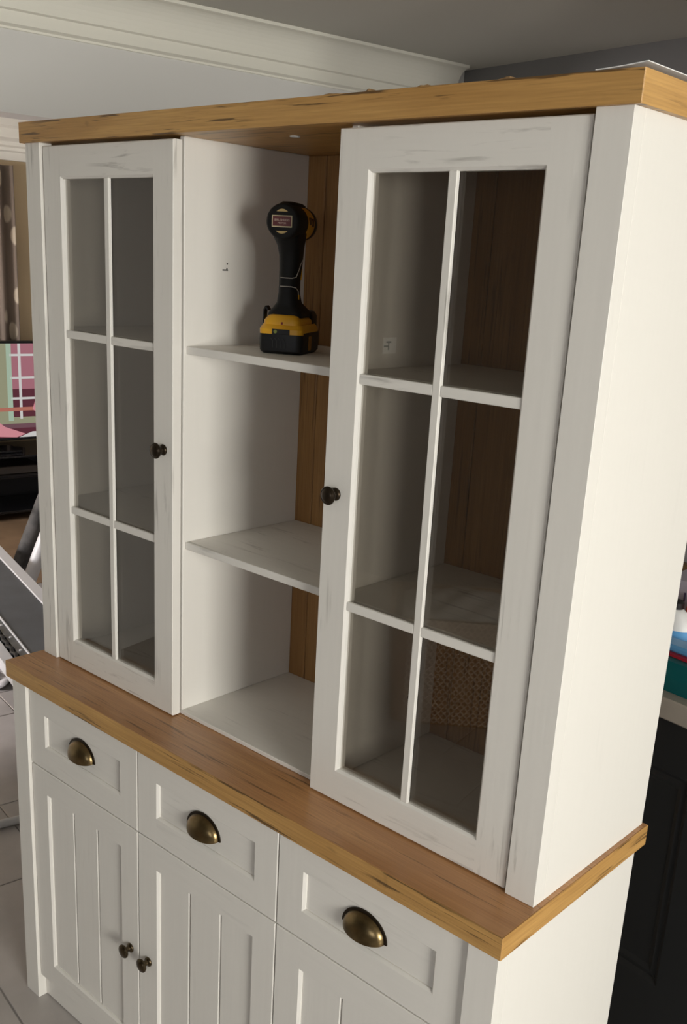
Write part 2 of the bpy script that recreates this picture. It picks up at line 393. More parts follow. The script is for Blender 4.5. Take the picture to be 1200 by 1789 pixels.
def cup(parent, xc, y, z):
    """cup pull: quarter dome with an arched flange, open below"""
    A, B, P = 0.0405, 0.0335, 0.0215
    bm = bmesh.new(); N, Q = 28, 10
    mt = Matrix.Translation((xc * K, y * K, (F + z) * K))
    def pt(a, b, o=0.0):
        return mt @ Vector((-(A + o) * math.cos(a), -(P + o) * math.sin(a) * math.sin(b), (B + o) * math.sin(a) * math.cos(b) - 0.0))
    for o in (0.0, -0.0014):
        g = [[bm.verts.new(pt(math.pi * (0.02 + 0.96 * i / N), math.radians(-0 + 100 * j / Q), o)) for j in range(Q + 1)] for i in range(N + 1)]
        for i in range(N):
            for j in range(Q): bm.faces.new((g[i][j], g[i + 1][j], g[i + 1][j + 1], g[i][j + 1]))
        if o == 0.0: g0 = g
    for i in range(N):
        bm.faces.new((g0[i][Q], g0[i + 1][Q], g[i + 1][Q], g[i][Q]))
    c = link('cup_handle', bm, BRASS, parent, smooth=True)
    bm = bmesh.new()   # flange on the drawer
    for i in range(N):
        a0, a1 = math.pi * (i / N), math.pi * ((i + 1) / N)
        def q(a, o, d): return bm.verts.new(mt @ Vector((-(A + o) * math.cos(a), d, (B + o) * math.sin(a))))
        v = [q(a0, -0.002, -0.003), q(a1, -0.002, -0.003), q(a1, 0.0042, -0.0022), q(a0, 0.0042, -0.0022)]
        u_ = [q(a0, -0.002, 0), q(a1, -0.002, 0), q(a1, 0.0042, 0), q(a0, 0.0042, 0)]
        bm.faces.new(v); bm.faces.new((v[2], v[3], u_[3], u_[2])); bm.faces.new((v[0], v[1], u_[1], u_[0]))
    bmesh.ops.remove_doubles(bm, verts=bm.verts, dist=0.00002)
    fo = link('flange', bm, BRONZE, parent, smooth=True)
    return c

for i, (x0, x1) in enumerate(cells):
    m0, m1 = 0.0695, 0.0640
    gx0 = x0 + 0.0685; gx1 = x1 - 0.0655
    dr = link('drawer', frame_mesh(x0, x1, bd, bd + FT, db + 0.0015, -ct - 0.004, gx0, gx1, -0.1822, -0.1078), [BZ, BX], base)
    cb('recessed_panel', gx0 - 0.002, gx1 + 0.002, bd + 0.0074, bd + FT - 0.003, -0.1842, -0.1058, BX, dr, 0)
    xc = (gx0 + gx1) / 2 - 0.006
    cup(dr, xc, bd + 0.0074, -0.155)
    ez0, ez1 = -0.800, -0.3168
    do = link('door', frame_mesh(x0, x1, bd, bd + FT, -0.864, db - 0.0015, gx0, gx1, ez0, ez1), [BZ, BX], base)
    bw = (gx1 - gx0) / 3
    for k in range(3):
        a, b = gx0 + bw * k, gx0 + bw * (k + 1)
        cb('panel_board', a + (0.0018 if k else -0.001), b - (0.0018 if k < 2 else -0.001), bd + 0.0074, bd + 0.015, ez0 - 0.002, ez1 + 0.002, BZ, do, 0.0016)
    cb('panel_backing', gx0 - 0.002, gx1 + 0.002, bd + 0.0130, bd + 0.0185, ez0 - 0.002, ez1 + 0.002, WP, do, 0)
    kx = (x1 - 0.029) if i == 0 else (x0 + 0.0345)
    knob(do, kx, bd, -0.560, BRASSD)

# ------------------------------------------------------------------ worktop
cl, crr, cfy, cby = -0.0115, 1.4097, -0.0985, 0.3712
wt = empty('worktop', 'oak worktop slab lying between white sideboard base and glazed upper cabinet', 'worktop', (0.7 * K, 0.13 * K, (F - ct) * K))
e = 0.0016
cb('board', cl + e, crr - e, cfy + e, cby, -ct + 0.0004, -0.0004 + 0.0004, OT, wt, 0.0008)
cb('edge_band', cl, crr, cfy, cfy + e, -ct, 0.0, OX, wt, 0.0005)
for x0, x1 in ((cl, cl + e), (crr - e, crr)): cb('edge_band', x0, x1, cfy + e, cby, -ct, 0.0, OY, wt, 0.0005)

# ------------------------------------------------------------------ hutch
zt = 1.1508
hu = empty('hutch', 'white glazed upper cabinet with two glass doors, open middle shelves and oak cornice', 'cabinet', (0.7 * K, 0.18 * K, F * K))
s = 0.0535
for x0, x1 in ((0, s), (W - s, W)): cb('corner_post', x0, x1, 0.0, 0.030, 0.0005, zt, WZ, hu, 0.0005)
for x0, x1 in ((0, 0.019), (W - 0.019, W)): cb('side_panel', x0, x1, 0.030, D, 0.0005, zt, WP, hu, 0.0002)
vy, vb = 0.029, 0.352
vt = 0.014
for x0, x1 in ((0.495 - vt, 0.495), (0.905, 0.905 + vt)):
    cb('divider', x0, x1, vy, vb, 0.0095, zt, WP, hu)
bays = [(0.019, 0.495 - vt), (0.495, 0.905), (0.905 + vt, W - 0.019)]
cb('bottom_panel', 0.019, W - 0.019, vy - 0.0005, vb, 0.0006, 0.0095, WXm, hu, 0.0008)
for x0, x1 in bays:
    for z in (0.7765, 0.3839):
        cb('shelf', x0 + 0.0006, x1 - 0.0006, 0.0354, vb - 0.0005, z - 0.0150, z, WXm, hu, 0.001)
# back boards, each one a plank with its own groove
nb = 13
for i in range(nb):
    a = 0.019 + (W - 0.038) * i / nb; b = 0.019 + (W - 0.038) * (i + 1) / nb
    cb('back_board', a + 0.0007, b - 0.0007, vb, vb + 0.008, 0.001, zt, OB, hu, 0.0016)
cb('back_sheet', 0.019, W - 0.019, vb + 0.0075, vb + 0.010, 0.001, zt, OB, hu, 0)
# cornice
kl, kr, kf, kt = -0.0083, 1.4122, -0.0090, 0.0397
co = cb('cornice', kl + e, kr - e, kf + e, D + 0.006, zt, zt + kt - 0.0006, OX, hu, 0.0006)
cb('edge_band', kl, kr, kf, kf + e, zt - 0.0004, zt + kt, OX, co, 0.0005)
for x0, x1 in ((kl, kl + e), (kr - e, kr)): cb('edge_band', x0, x1, kf + e, D + 0.006, zt - 0.0004, zt + kt, OY, co, 0.0005)
# cam cover on the underside, number mark and peg on the divider, sticker
bm = bmesh.new(); lathe(bm, [(0.0001, 0), (0.0075, 0), (0.0080, 0.0008), (0.0080, 0.0016), (0.0001, 0.0016)], 20, Matrix.Translation((0.707 * K, 0.100 * K, (F + zt) * K - 0.0014)))
o = link('cam_cover', bm, WHITEP, hu, smooth=True); o['label'] = 'small pale round cap under the cornice'
bm = bmesh.new(); xm_ = 0.495 * K
bx(bm, xm_, xm_ + 0.0004, 0.1235 * K, 0.1375 * K, (F + 0.9190) * K, (F + 0.9215) * K); bx(bm, xm_, xm_ + 0.0004, 0.1335 * K, 0.1362 * K, (F + 0.9215) * K, (F + 0.9245) * K)
lathe(bm, [(0.0001, 0), (0.0015, 0), (0.0015, 0.0004), (0.0001, 0.0004)], 10, Matrix.Translation((xm_, 0.1355 * K, (F + 0.9320) * K)) @ Matrix.Rotation(math.radians(90), 4, 'Y'))
o = link('number_mark', bm, DARKMARK, hu); o['label'] = 'dark printed number mark on the middle bay side'
def peg(x, sgn, y, z):
    bm = bmesh.new(); lathe(bm, [(0.0001, 0), (0.0026, 0), (0.0026, 0.007), (0.0020, 0.008), (0.0001, 0.008)], 12, Matrix.Translation((x * K, y * K, (F + z) * K)) @ Matrix.Rotation(math.radians(90 * sgn), 4, 'Y'))
    return link('shelf_peg', bm, STEEL, hu, smooth=True)
for x, sg in ((0.495, 1), (0.905, -1)):
    for y in (0.088, 0.300):
        for z in (0.7580, 0.3655): peg(x, sg, y, z)
def hole(x, y, z, r=0.0028):
    bm = bmesh.new(); lathe(bm, [(0.0001, 0), (r, 0), (r, 0.0005), (0.0001, 0.0005)], 12, Matrix.Translation((x * K, y * K, (F + z) * K)) @ Matrix.Rotation(math.radians(90), 4, 'Y'))
    return link('peg_hole', bm, DARKMARK, hu)
hole(0.919, 0.060, 0.066, 0.004); hole(0.919, 0.270, 0.115, 0.004)
o = cb('sticker', 0.919, 0.9196, 0.120, 0.155, 0.801, 0.828, mat('sticker_white', (0.95, 0.96, 0.95), 0.35), hu, 0); o['label'] = 'small white square sticker behind the right glass'
bm = bmesh.new()
for a, b, c, d in ((0.122, 0.133, 0.812, 0.815), (0.133, 0.136, 0.807, 0.820), (0.128, 0.141, 0.819, 0.822)):
    bx(bm, 0.9196 * K, 0.9198 * K, a * K, b * K, (F + c) * K, (F + d) * K)
link('sticker_print', bm, mat('grey_print', (0.45, 0.47, 0.47), 0.6), o)

# glazed doors
yd, td = 0.0050, 0.0202
dz0, dz1 = 0.0028, 1.1440
def glazed_door(x0, x1, g0, g1, mc, kx):
    gz0, gz1 = 0.0667, 1.0798
    do = link('door', frame_mesh(x0, x1, yd, yd + td, dz0, dz1, g0, g1, gz0, gz1), [WZ, WXm], hu)
    mw, hmz = 0.0155, (0.7690, 0.3805)
    mz = 0.0165
    gy0, gy1 = yd + 0.0095, yd + 0.0135
    cb('glazing_bar', mc - mw / 2, mc + mw / 2, yd + 0.0020, gy0, gz0 - 0.001, gz1 + 0.001, WZ, do, 0.0012)
    for h in hmz:
        for a, b in ((g0 - 0.001, mc - mw / 2), (mc + mw / 2, g1 + 0.001)):
            cb('glazing_bar', a, b, yd + 0.0026, gy0, h - mz / 2, h + mz / 2, WXm, do, 0.0010)
    zs = [gz0 - 0.003, hmz[1], hmz[0], gz1 + 0.003]
    for a, b in ((g0 - 0.003, mc), (mc, g1 + 0.003)):
        for z0, z1 in zip(zs, zs[1:]):
            cb('pane', a + 0.0003, b - 0.0003, gy0 + 0.0002, gy1, z0 + 0.0003, z1 - 0.0003, GLASS, do, 0)
    knob(do, kx, yd, 0.5725, BRONZE)
    return do
glazed_door(0.0577, 0.4922, 0.1255, 0.4277, 0.2790, 0.4630)['label'] = 'left glazed door, farther from the bright side panel, with bronze knob'
glazed_door(0.9035, 1.3410, 0.9700, 1.2757, 1.1250, 0.9330)['label'] = 'right glazed door, next to the bright side panel, with bronze knob'

# ------------------------------------------------------------------ cordless impact driver
def driver():
    z0 = (F + 0.7765) * K
    head = math.radians(118)          # the nose points away from the viewer
    root = empty('impact_driver', 'black and yellow cordless impact driver standing on its battery on the top middle shelf', 'power tool', (0.562, 0.142, z0), head)
    mw = WM[root] @ Matrix.Scale(0.96, 4)
    def P(name, bm, m, parent=root, smooth=True): return link(name, bm, m, parent, mw, smooth)
    # local: x forward (nose), y left, z up
    bm = bmesh.new()
    loft(bm, [rrect(0.004, 0, 0.050, 0.034, 0.0, 0.010), rrect(0.004, 0, 0.056, 0.0385, 0.005, 0.012), rrect(0.004, 0, 0.0575, 0.0390, 0.024, 0.012), rrect(0.004, 0, 0.0575, 0.0385, 0.036, 0.012)])
    bat = P('battery', bm, BLACK)
    bm = bmesh.new()
    loft(bm, [rrect(0.000, 0, 0.0535, 0.0385, 0.0330, 0.011), rrect(0.000, 0, 0.0540, 0.0385, 0.041, 0.011), rrect(0.001, 0, 0.048, 0.0345, 0.0485, 0.010)])
    P('battery_shell', bm, YEL, bat)
    bm = bmesh.new()      # dark print window on the yellow shell and ribs on the black case
    bx(bm, -0.0546, -0.0530, -0.0175, 0.0135, 0.0330, 0.0415, 0, 0.0004)
    P('battery_label', bm, BLACK, bat, False)
    for k in range(4):
        bm = bmesh.new(); y = 0.012 - 0.0072 * k
        tube(bm, [(-0.0540, y, 0.0105), (-0.0542, y, 0.022), (-0.0538, y + 0.004, 0.0265)], 0.0009, 6); P('rib', bm, mat('dark_grey_rib', (0.035, 0.035, 0.037), 0.5), bat)
    bm = bmesh.new(); lathe(bm, [(0.0001, 0), (0.0030, 0), (0.0030, 0.0008), (0.0001, 0.0008)], 16, Matrix.Translation((-0.0544, 0.0075, 0.0373)) @ Matrix.Rotation(math.radians(-90), 4, 'Y'))
    P('green_dot', bm, mat('olive_dot', (0.22, 0.26, 0.05), 0.5), bat)
    # belt of yellow and black on the right flank of the battery
    bm = bmesh.new(); bx(bm, -0.012, 0.004, -0.0400, -0.0375, 0.006, 0.030, 0, 0.002)
    P('side_grip', bm, mat('brown_yellow_grip', (0.30, 0.14, 0.02), 0.5), bat, False)
    # foot of the tool: yellow latch block then black flare
    bm = bmesh.new()
    loft(bm, [rrect(-0.004, 0.001, 0.044, 0.0320, 0.0482, 0.010), rrect(-0.004, 0.001, 0.044, 0.0315, 0.055, 0.010), rrect(-0.003, 0.001, 0.040, 0.026, 0.0625, 0.010), rrect(-0.002, 0.001, 0.036, 0.022, 0.0645, 0.009)])
    P('foot_cover', bm, YEL)
    bm = bmesh.new(); bx(bm, -0.0494, -0.0470, -0.0032, -0.0002, 0.0490, 0.0530, 0, 0.0004); P('charge_light', bm, mat('red_lamp_cover', (0.25, 0.02, 0.02), 0.4), root, False)
    bm = bmesh.new()
    loft(bm, [rrect(0.004, 0.001, 0.041, 0.0300, 0.0600, 0.012), rrect(0.004, 0.001, 0.040, 0.0290, 0.068, 0.013), rrect(0.002, 0.001, 0.033, 0.023, 0.076, 0.014), rrect(-0.005, 0, 0.026, 0.0180, 0.084, 0.014),
              rrect(-0.008, 0, 0.0225, 0.0160, 0.100, 0.014), rrect(-0.007, 0, 0.0222, 0.0160, 0.118, 0.014), rrect(-0.004, 0, 0.0232, 0.0170, 0.140, 0.015), rrect(-0.003, 0, 0.0245, 0.0178, 0.160, 0.015),
              rrect(-0.006, 0, 0.0275, 0.0190, 0.175, 0.015), rrect(-0.014, 0, 0.0330, 0.0220, 0.188, 0.016), rrect(-0.014, 0, 0.036, 0.023, 0.200, 0.016)], 0)
    P('grip', bm, RUB)
    bm = bmesh.new()      # rounded foot lump in front, under the nose
    loft(bm, [rrect(0.045, 0, 0.024, 0.0300, 0.0370, 0.012), rrect(0.046, 0, 0.026, 0.0315, 0.046, 0.014), rrect(0.046, 0, 0.026, 0.0315, 0.062, 0.014), rrect(0.044, 0, 0.022, 0.028, 0.070, 0.014)])
    P('lamp_foot', bm, BLACK)
    # piping lines and yellow flashes on the grip
    def gl(pts, name='piping', m=GREYLINE, r=0.0008):
        bm = bmesh.new(); tube(bm, pts, r, 6); P(name, bm, m)
    gl([(-0.0275, 0.010, 0.1245), (-0.0292, 0.0, 0.1245), (-0.0275, -0.0100, 0.1245), (-0.0215, -0.0155, 0.126), (-0.012, -0.0172, 0.138), (-0.004, -0.0178, 0.148), (0.006, -0.0178, 0.1545), (0.014, -0.0160, 0.156)])
    gl([(-0.0285, 0.010, 0.1105), (-0.0300, 0.0, 0.1105), (-0.0285, -0.0095, 0.1105), (-0.0210, -0.0155, 0.109), (-0.011, -0.0166, 0.104), (-0.009, -0.0168, 0.098)])
    gl([(-0.009, -0.0168, 0.098), (-0.008, -0.0168, 0.090)], 'yellow_flash', YEL, 0.0016)
    gl([(0.006, -0.0166, 0.140), (0.002, -0.0168, 0.122)], 'yellow_flash', YEL, 0.0012)
    # belt hook on the left flank
    bm = bmesh.new()
    pts = [(-0.006, 0.030, 0.050), (-0.006, 0.0405, 0.044), (-0.006, 0.0430, 0.052), (-0.006, 0.0425, 0.070), (-0.006, 0.0395, 0.0755), (-0.006, 0.0360, 0.070)]
    for a, b in zip(pts, pts[1:]):
        va, vb_ = Vector(a), Vector(b); d = (vb_ - va).normalized(); n = d.cross(Vector((1, 0, 0))) * 0.0011
        loft(bm, [[p + n + Vector((h, 0, 0)) for h in (-0.008, 0.008)] + [p - n + Vector((h, 0, 0)) for h in (0.008, -0.008)] for p in (va - d * 0.0008, vb_ + d * 0.0008)])
    P('belt_hook', bm, BLACK, root, False)
    # head
    zc = 0.2130
    ax = Matrix.Translation((0, 0, zc)) @ Matrix.Rotation(math.radians(90), 4, 'Y')
    bm = bmesh.new(); lathe(bm, [(0.0001, -0.0600), (0.0245, -0.0598), (0.0275, -0.0575), (0.0288, -0.0520), (0.0290, -0.028), (0.0282, -0.010), (0.0282, -0.004), (0.0001, -0.004)], 36, ax)
    P('motor_cap', bm, RUB)
    bm = bmesh.new(); lathe(bm, [(0.0001, -0.0045), (0.0270, -0.0045), (0.0278, 0.006), (0.0284, 0.026), (0.0270, 0.038), (0.0001, 0.038)], 36, ax)
    P('housing', bm, YEL)
    bm = bmesh.new(); lathe(bm, [(0.0001, 0.0375), (0.0272, 0.0375), (0.0282, 0.042), (0.0265, 0.056), (0.0205, 0.066), (0.0145, 0.070), (0.0105, 0.0705), (0.0105, 0.084), (0.0085, 0.088), (0.0045, 0.088), (0.0045, 0.080), (0.0001, 0.080)], 32, ax)
    P('nose_bumper', bm, BLACK)
    bm = bmesh.new(); loft(bm, [rrect(-0.004, 0, 0.040, 0.0120, zc + 0.020, 0.006), rrect(-0.004, 0, 0.040, 0.0115, zc + 0.0285, 0.006), rrect(-0.006, 0, 0.032, 0.0085, zc + 0.0318, 0.005)])
    P('top_ridge', bm, RUB)
    for y in (-0.0265,):
        bm = bmesh.new(); bx(bm, 0.004, 0.014, y - 0.0022, y + 0.001, zc - 0.002, zc + 0.010, 0, 0.001); bx(bm, 0.018, 0.028, y - 0.0028, y + 0.001, zc - 0.004, zc + 0.009, 0, 0.001)
        P('vent_slot', bm, mat('brown_vent', (0.10, 0.035, 0.008), 0.5), root, False)
    # trigger under the housing
    bm = bmesh.new(); loft(bm, [rrect(0.022, 0, 0.006, 0.0085, 0.150, 0.004), rrect(0.024, 0, 0.008, 0.0085, 0.160, 0.004), rrect(0.026, 0, 0.009, 0.0085, 0.176, 0.004), rrect(0.024, 0, 0.008, 0.0085, 0.186, 0.004)])
    P('trigger', bm, mat('brown_trigger', (0.09, 0.035, 0.02), 0.45))
    # rear plate: pale frame, dark red field, lettering, two gold crescents
    def fx(x): return -0.0601 - x
    bm = bmesh.new()
    hw, hh, t = 0.0172, 0.0092, 0.0014
    for a, b, c, d in ((-hw, hw, hh - t, hh), (-hw, hw, -hh, -hh + t * 1.3), (-hw, -hw + t, -hh, hh), (hw - t, hw, -hh, hh)):
        bx(bm, fx(0.0012), fx(-0.002), a, b, zc + c, zc + d, 0, 0.0003)
    pl = P('label_frame', bm, mat('pale_label_frame', (0.62, 0.53, 0.33), 0.45), root, False)
    bm = bmesh.new(); bx(bm, fx(0.0004), fx(-0.002), -hw + t, hw - t, zc - hh + t, zc + hh - t); P('label_field', bm, DKRED, root, False)
    LET = mat('pale_lettering', (0.55, 0.42, 0.34), 0.5)
    rot = Matrix(((0, 0, -1, 0), (-1, 0, 0, 0), (0, 1, 0, 0), (0, 0, 0, 1)))
    for body, size, dz in (('BRUSHLESS', 0.0052, 0.0018), ('MOTOR', 0.0040, -0.0030)):
        me = text_mesh(body, size); me.transform(Matrix.Translation((fx(0.0006), 0, zc + dz)) @ rot)
        linkme('lettering', me, LET, root, mw)
    for sg in (1, -1):
        bm = bmesh.new(); N = 10
        up, lo = [], []
        for i in range(N + 1):
            y = -0.0098 + 0.0196 * i / N; q = 1 - (y / 0.0098) ** 2
            up.append((y, 0.0150 + 0.0042 * q)); lo.append((y, 0.0150))
        poly = [(y, zc + sg * z) for y, z in up] + [(y, zc + sg * z) for y, z in reversed(lo[1:-1])]
        prism(bm, poly, 0, fx(0.0006), fx(-0.002)); P('vent', bm, mat('gold_vent', (0.50, 0.36, 0.14), 0.45), root, False)
    return root
driver()

# ------------------------------------------------------------------ things lying on top of the cornice
zt_top = (F + zt + kt) * K
bm = bmesh.new(); NX, NY = 16, 8
g = []
for lvl in (0.0, 0.0010):
    rows = []
    for i in range(NX + 1):
        row = []
        for j in range(NY + 1):
            tx = i / NX; ty = j / NY
            x = (1.345 + 0.0705 * tx) * K; y = (-0.010 + 0.36 * ty) * K
            z = zt_top + 0.0004 + 0.0042 * tx ** 1.5 + lvl
            row.append(bm.verts.new((x, y, z)))
        rows.append(row)
    g.append(rows)
for lv in g:
    for i in range(NX):
        for j in range(NY): bm.faces.new((lv[i][j], lv[i + 1][j], lv[i + 1][j + 1], lv[i][j + 1]))
for i in range(NX):
    for j in (0, NY): bm.faces.new((g[0][i][j], g[0][i + 1][j], g[1][i + 1][j], g[1][i][j]))
for j in range(NY):
    for i in (0, NX): bm.faces.new((g[0][i][j], g[0][i][j + 1], g[1][i][j + 1], g[1][i][j]))
tag(link('foam_sheet', bm, WHITEP, smooth=False), 'thin white sheet curling up on the right end of the oak cornice', 'sheet')
scraps = [(0.880, 0.020, 'longest brown cardboard scrap on top of the oak cornice, left of the others'), (0.955, 0.012, 'small brown cardboard scrap on cornice above the right door corner'), (1.06, 0.014, 'brown cardboard scrap on cornice above the right door middle'), (1.20, 0.018, 'brown cardboard scrap on cornice nearest the white sheet')]
CARD = mat('brown_cardboard', (0.36, 0.22, 0.10), 0.8)
for x, ln, lab in scraps:
    bm = bmesh.new(); n = 7; rg = []
    for i in range(n):
        t = i / (n - 1); h = 0.0045 * math.sin(math.pi * (0.08 + 0.84 * t)) * random.uniform(0.6, 1.0) + 0.0012
        xx = x * K - ln + 2 * ln * t; yy = 0.006 + random.uniform(-0.002, 0.002)
        rg.append([Vector((xx, yy, zt_top + 0.0002)), Vector((xx, yy + 0.012, zt_top + 0.0002)), Vector((xx, yy + 0.010, zt_top + h)), Vector((xx, yy + 0.002, zt_top + h))])
    loft(bm, rg); tag(link('cardboard_scrap', bm, CARD), lab, 'cardboard', 'scraps on the cornice')

# ------------------------------------------------------------------ kitchen run behind the cabinet on the right
kz = 0.90
ks = rb('kitchen_worktop', 0.42, 2.45, 0.79, 1.42, kz - 0.042, kz, KTOP, None, None, 0.003)
tag(ks, 'taupe kitchen worktop with rounded edge behind the white cabinet side', 'worktop')
labs = ['black panelled kitchen cupboard nearest the white cabinet side', 'middle black panelled kitchen cupboard', 'black panelled kitchen cupboard farthest right']
def prect(x0, x1, z0, z1, y): return [Vector((x0, y, z0)), Vector((x1, y, z0)), Vector((x1, y, z1)), Vector((x0, y, z1))]
for i, x0 in enumerate((0.55, 1.16, 1.77)):
    x1 = x0 + 0.606
    ku = empty('kitchen_cupboard', labs[i], 'cupboard', ((x0 + x1) / 2, 1.1, 0), 0, 'black kitchen cupboards', True)
    rb('carcass', x0, x1, 0.845, 1.40, 0.12, kz - 0.043, KBLACK, ku, None)
    rb('plinth', x0, x1, 0.885, 0.90, 0.0, 0.118, KBLACK, ku, None)
    bm = bmesh.new()
    a0, a1, b0, b1 = x0 + 0.002, x1 - 0.002, 0.125, kz - 0.048
    m_ = 0.110
    seq = [prect(a0, a1, b0, b1, 0.843), prect(a0, a1, b0, b1, 0.823), prect(a0 + m_, a1 - m_, b0 + 0.16, b1 - m_, 0.823), prect(a0 + m_ + 0.010, a1 - m_ - 0.010, b0 + 0.170, b1 - m_ - 0.010, 0.831),
           prect(a0 + m_ + 0.020, a1 - m_ - 0.020, b0 + 0.18, b1 - m_ - 0.020, 0.829), prect(a0 + m_ + 0.03, a1 - m_ - 0.03, b0 + 0.19, b1 - m_ - 0.03, 0.834)]
    loft(bm, seq); link('door', bm, KBLACK, ku, ROOM)
# items on the kitchen worktop
TEAL = mat('teal_plastic', (0.0, 0.115, 0.125), 0.45); RED = mat('red_card', (0.45, 0.02, 0.04), 0.45); SKY = mat('sky_blue_plastic', (0.12, 0.36, 0.68), 0.35)
bm = bmesh.new(); loft(bm, [rrect(1.09, 0.925, 0.20, 0.105, kz + 0.0005, 0.008), rrect(1.09, 0.925, 0.205, 0.11, kz + 0.03, 0.010), rrect(1.09, 0.925, 0.205, 0.11, kz + 0.062, 0.008)])
tag(link('storage_box', bm, TEAL, None, ROOM), 'flat teal box on the kitchen worktop under a red folder', 'box')
bm = bmesh.new(); loft(bm, [[Vector((0.905, 0.838, kz + 0.0628)), Vector((1.24, 0.822, kz + 0.0628)), Vector((1.26, 1.00, kz + 0.0628)), Vector((0.925, 1.01, kz + 0.0628))],
                            [Vector((0.905, 0.838, kz + 0.068)), Vector((1.24, 0.822, kz + 0.068)), Vector((1.26, 1.00, kz + 0.068)), Vector((0.925, 1.01, kz + 0.068))]])
tag(link('folder', bm, RED, None, ROOM), 'crimson folder lying on the flat teal box', 'folder')
# spray bottle lying across the folder
bo = empty('cleaning_bottle', 'white and sky-blue cleaning bottle standing on the crimson folder', 'bottle', (0.896, 0.918, kz + 0.0685), 0, None, True)
mb = WM[bo]
def ell(r1, r2, z, n=20): return [Vector((r1 * math.cos(2 * math.pi * i / n), r2 * math.sin(2 * math.pi * i / n), z)) for i in range(n)]
bm = bmesh.new(); loft(bm, [ell(0.036, 0.024, 0.0), ell(0.040, 0.028, 0.004), ell(0.040, 0.028, 0.022)]); link('lower_body', bm, SKY, bo, mb, True)
bm = bmesh.new(); loft(bm, [ell(0.040, 0.028, 0.022), ell(0.037, 0.026, 0.036), ell(0.024, 0.020, 0.052), ell(0.013, 0.013, 0.060)]); link('upper_body', bm, WHITEP, bo, mb, True)
bm = bmesh.new(); loft(bm, [ell(0.015, 0.015, 0.060), ell(0.015, 0.015, 0.072), ell(0.011, 0.011, 0.075)]); link('cap', bm, BLACK, bo, mb, True)
rc = rb('cloth', 0.912, 1.10, 0.842, 0.884, kz + 0.0685, kz + 0.083, SKY, None, None, 0.004); tag(rc, 'sky-blue folded cloth on the crimson folder', 'cloth')
rp = empty('red_packet', 'red food packet with white lettering on the teal box behind the cleaning bottle', 'packet', (0.96, 0.99, kz + 0.0685), 0, None, True)
rb('carton', 0.893, 1.03, 0.958, 1.005, kz + 0.0688, kz + 0.125, mat('red_orange_card', (0.42, 0.055, 0.02), 0.4), rp, None, 0.001)
me = text_mesh('3', 0.022); me.transform(Matrix.Translation((0.908, 0.9576, kz + 0.088)) @ Matrix.Rotation(math.radians(90), 4, 'X')); linkme('lettering', me, WHITEP, rp, ROOM)
bm = bmesh.new(); bx(bm, 0.897, 0.912, 0.9570, 0.9582, kz + 0.110, kz + 0.114); link('print_stripe', bm, mat('orange_print', (0.7, 0.35, 0.12), 0.5), rp, ROOM)
lc = empty('lilac_carton', 'tall lilac-grey carton with dark print at the back of the kitchen worktop', 'carton', (0.86, 1.10, kz), 0.12, None, True)
ml = WM[lc]
def L(name, a, b, c, d, e_, f, m):
    bm = bmesh.new(); bx(bm, a, b, c, d, e_, f, 0, 0.0008); return link(name, bm, m, lc, ml)
L('carton_body', -0.085, 0.11, -0.04, 0.05, 0.0005, 0.140, mat('lilac_card', (0.42, 0.38, 0.46), 0.5))
for k in range(5): L('print_line', -0.062 + 0.021 * k, -0.058 + 0.021 * k, -0.0408, -0.0398, 0.06 + 0.012 * (k % 2), 0.128 - 0.012 * (k % 3), mat('purple_print', (0.07, 0.05, 0.11), 0.5))
pf = empty('picture_frame', 'low brown wooden framed board standing at the back of the kitchen worktop', 'picture frame', (0.70, 1.335, kz), 0, None, True)
mp_ = WM[pf]
bm = bmesh.new()
for a in ((-0.14, 0.30, 0.0005, 0.02), (-0.14, 0.30, 0.072, 0.090), (-0.14, -0.12, 0.02, 0.072), (0.28, 0.30, 0.02, 0.072)): bx(bm, a[0], a[1], -0.01, 0.012, a[2], a[3], 0, 0.001)
link('frame', bm, mat('brown_frame', (0.14, 0.085, 0.035), 0.5), pf, mp_)
bm = bmesh.new(); bx(bm, -0.12, 0.28, -0.002, 0.006, 0.02, 0.072); link('board', bm, mat('pale_board', (0.55, 0.56, 0.58), 0.5), pf, mp_)

# ------------------------------------------------------------------ far room: television, stand, curtain
tv = empty('television', 'flat television showing a pink sash window scene on the black glass stand', 'television', (-4.15, 1.30, 0.40), 0, None, True)
TX = -4.15
rb('bezel', TX - 0.05, TX, 0.50, 1.95, 0.478, 1.075, BLACK, tv, None, 0.004)
rb('neck', TX - 0.045, TX - 0.015, 1.15, 1.30, 0.424, 0.48, BLACK, tv, None, 0.002)
rb('foot', TX - 0.13, TX + 0.07, 0.98, 1.50, 0.4125, 0.426, BLACKG, tv, None, 0.003)
def em(name, c, k_=1.0): return mat(name, (0.01, 0.01, 0.01), 0.3, emit=c, estr=k_)
E = [em('picture_mint', (0.42, 0.55, 0.42), .75), em('picture_olive', (0.33, 0.33, 0.21), .75), em('picture_maroon', (0.10, 0.015, 0.03), .8), em('picture_rose', (0.42, 0.16, 0.20), .75), em('picture_white', (0.70, 0.68, 0.66), .75), em('picture_salmon', (0.50, 0.17, 0.12), .75), em('picture_pink_skin', (0.72, 0.29, 0.33), .75), em('picture_lilac', (0.50, 0.50, 0.85), .75), em('picture_plum', (0.16, 0.07, 0.09), .8)]
bm = bmesh.new()
y0s, z0s, y1s, z1s = 0.52, 0.495, 1.93, 1.062
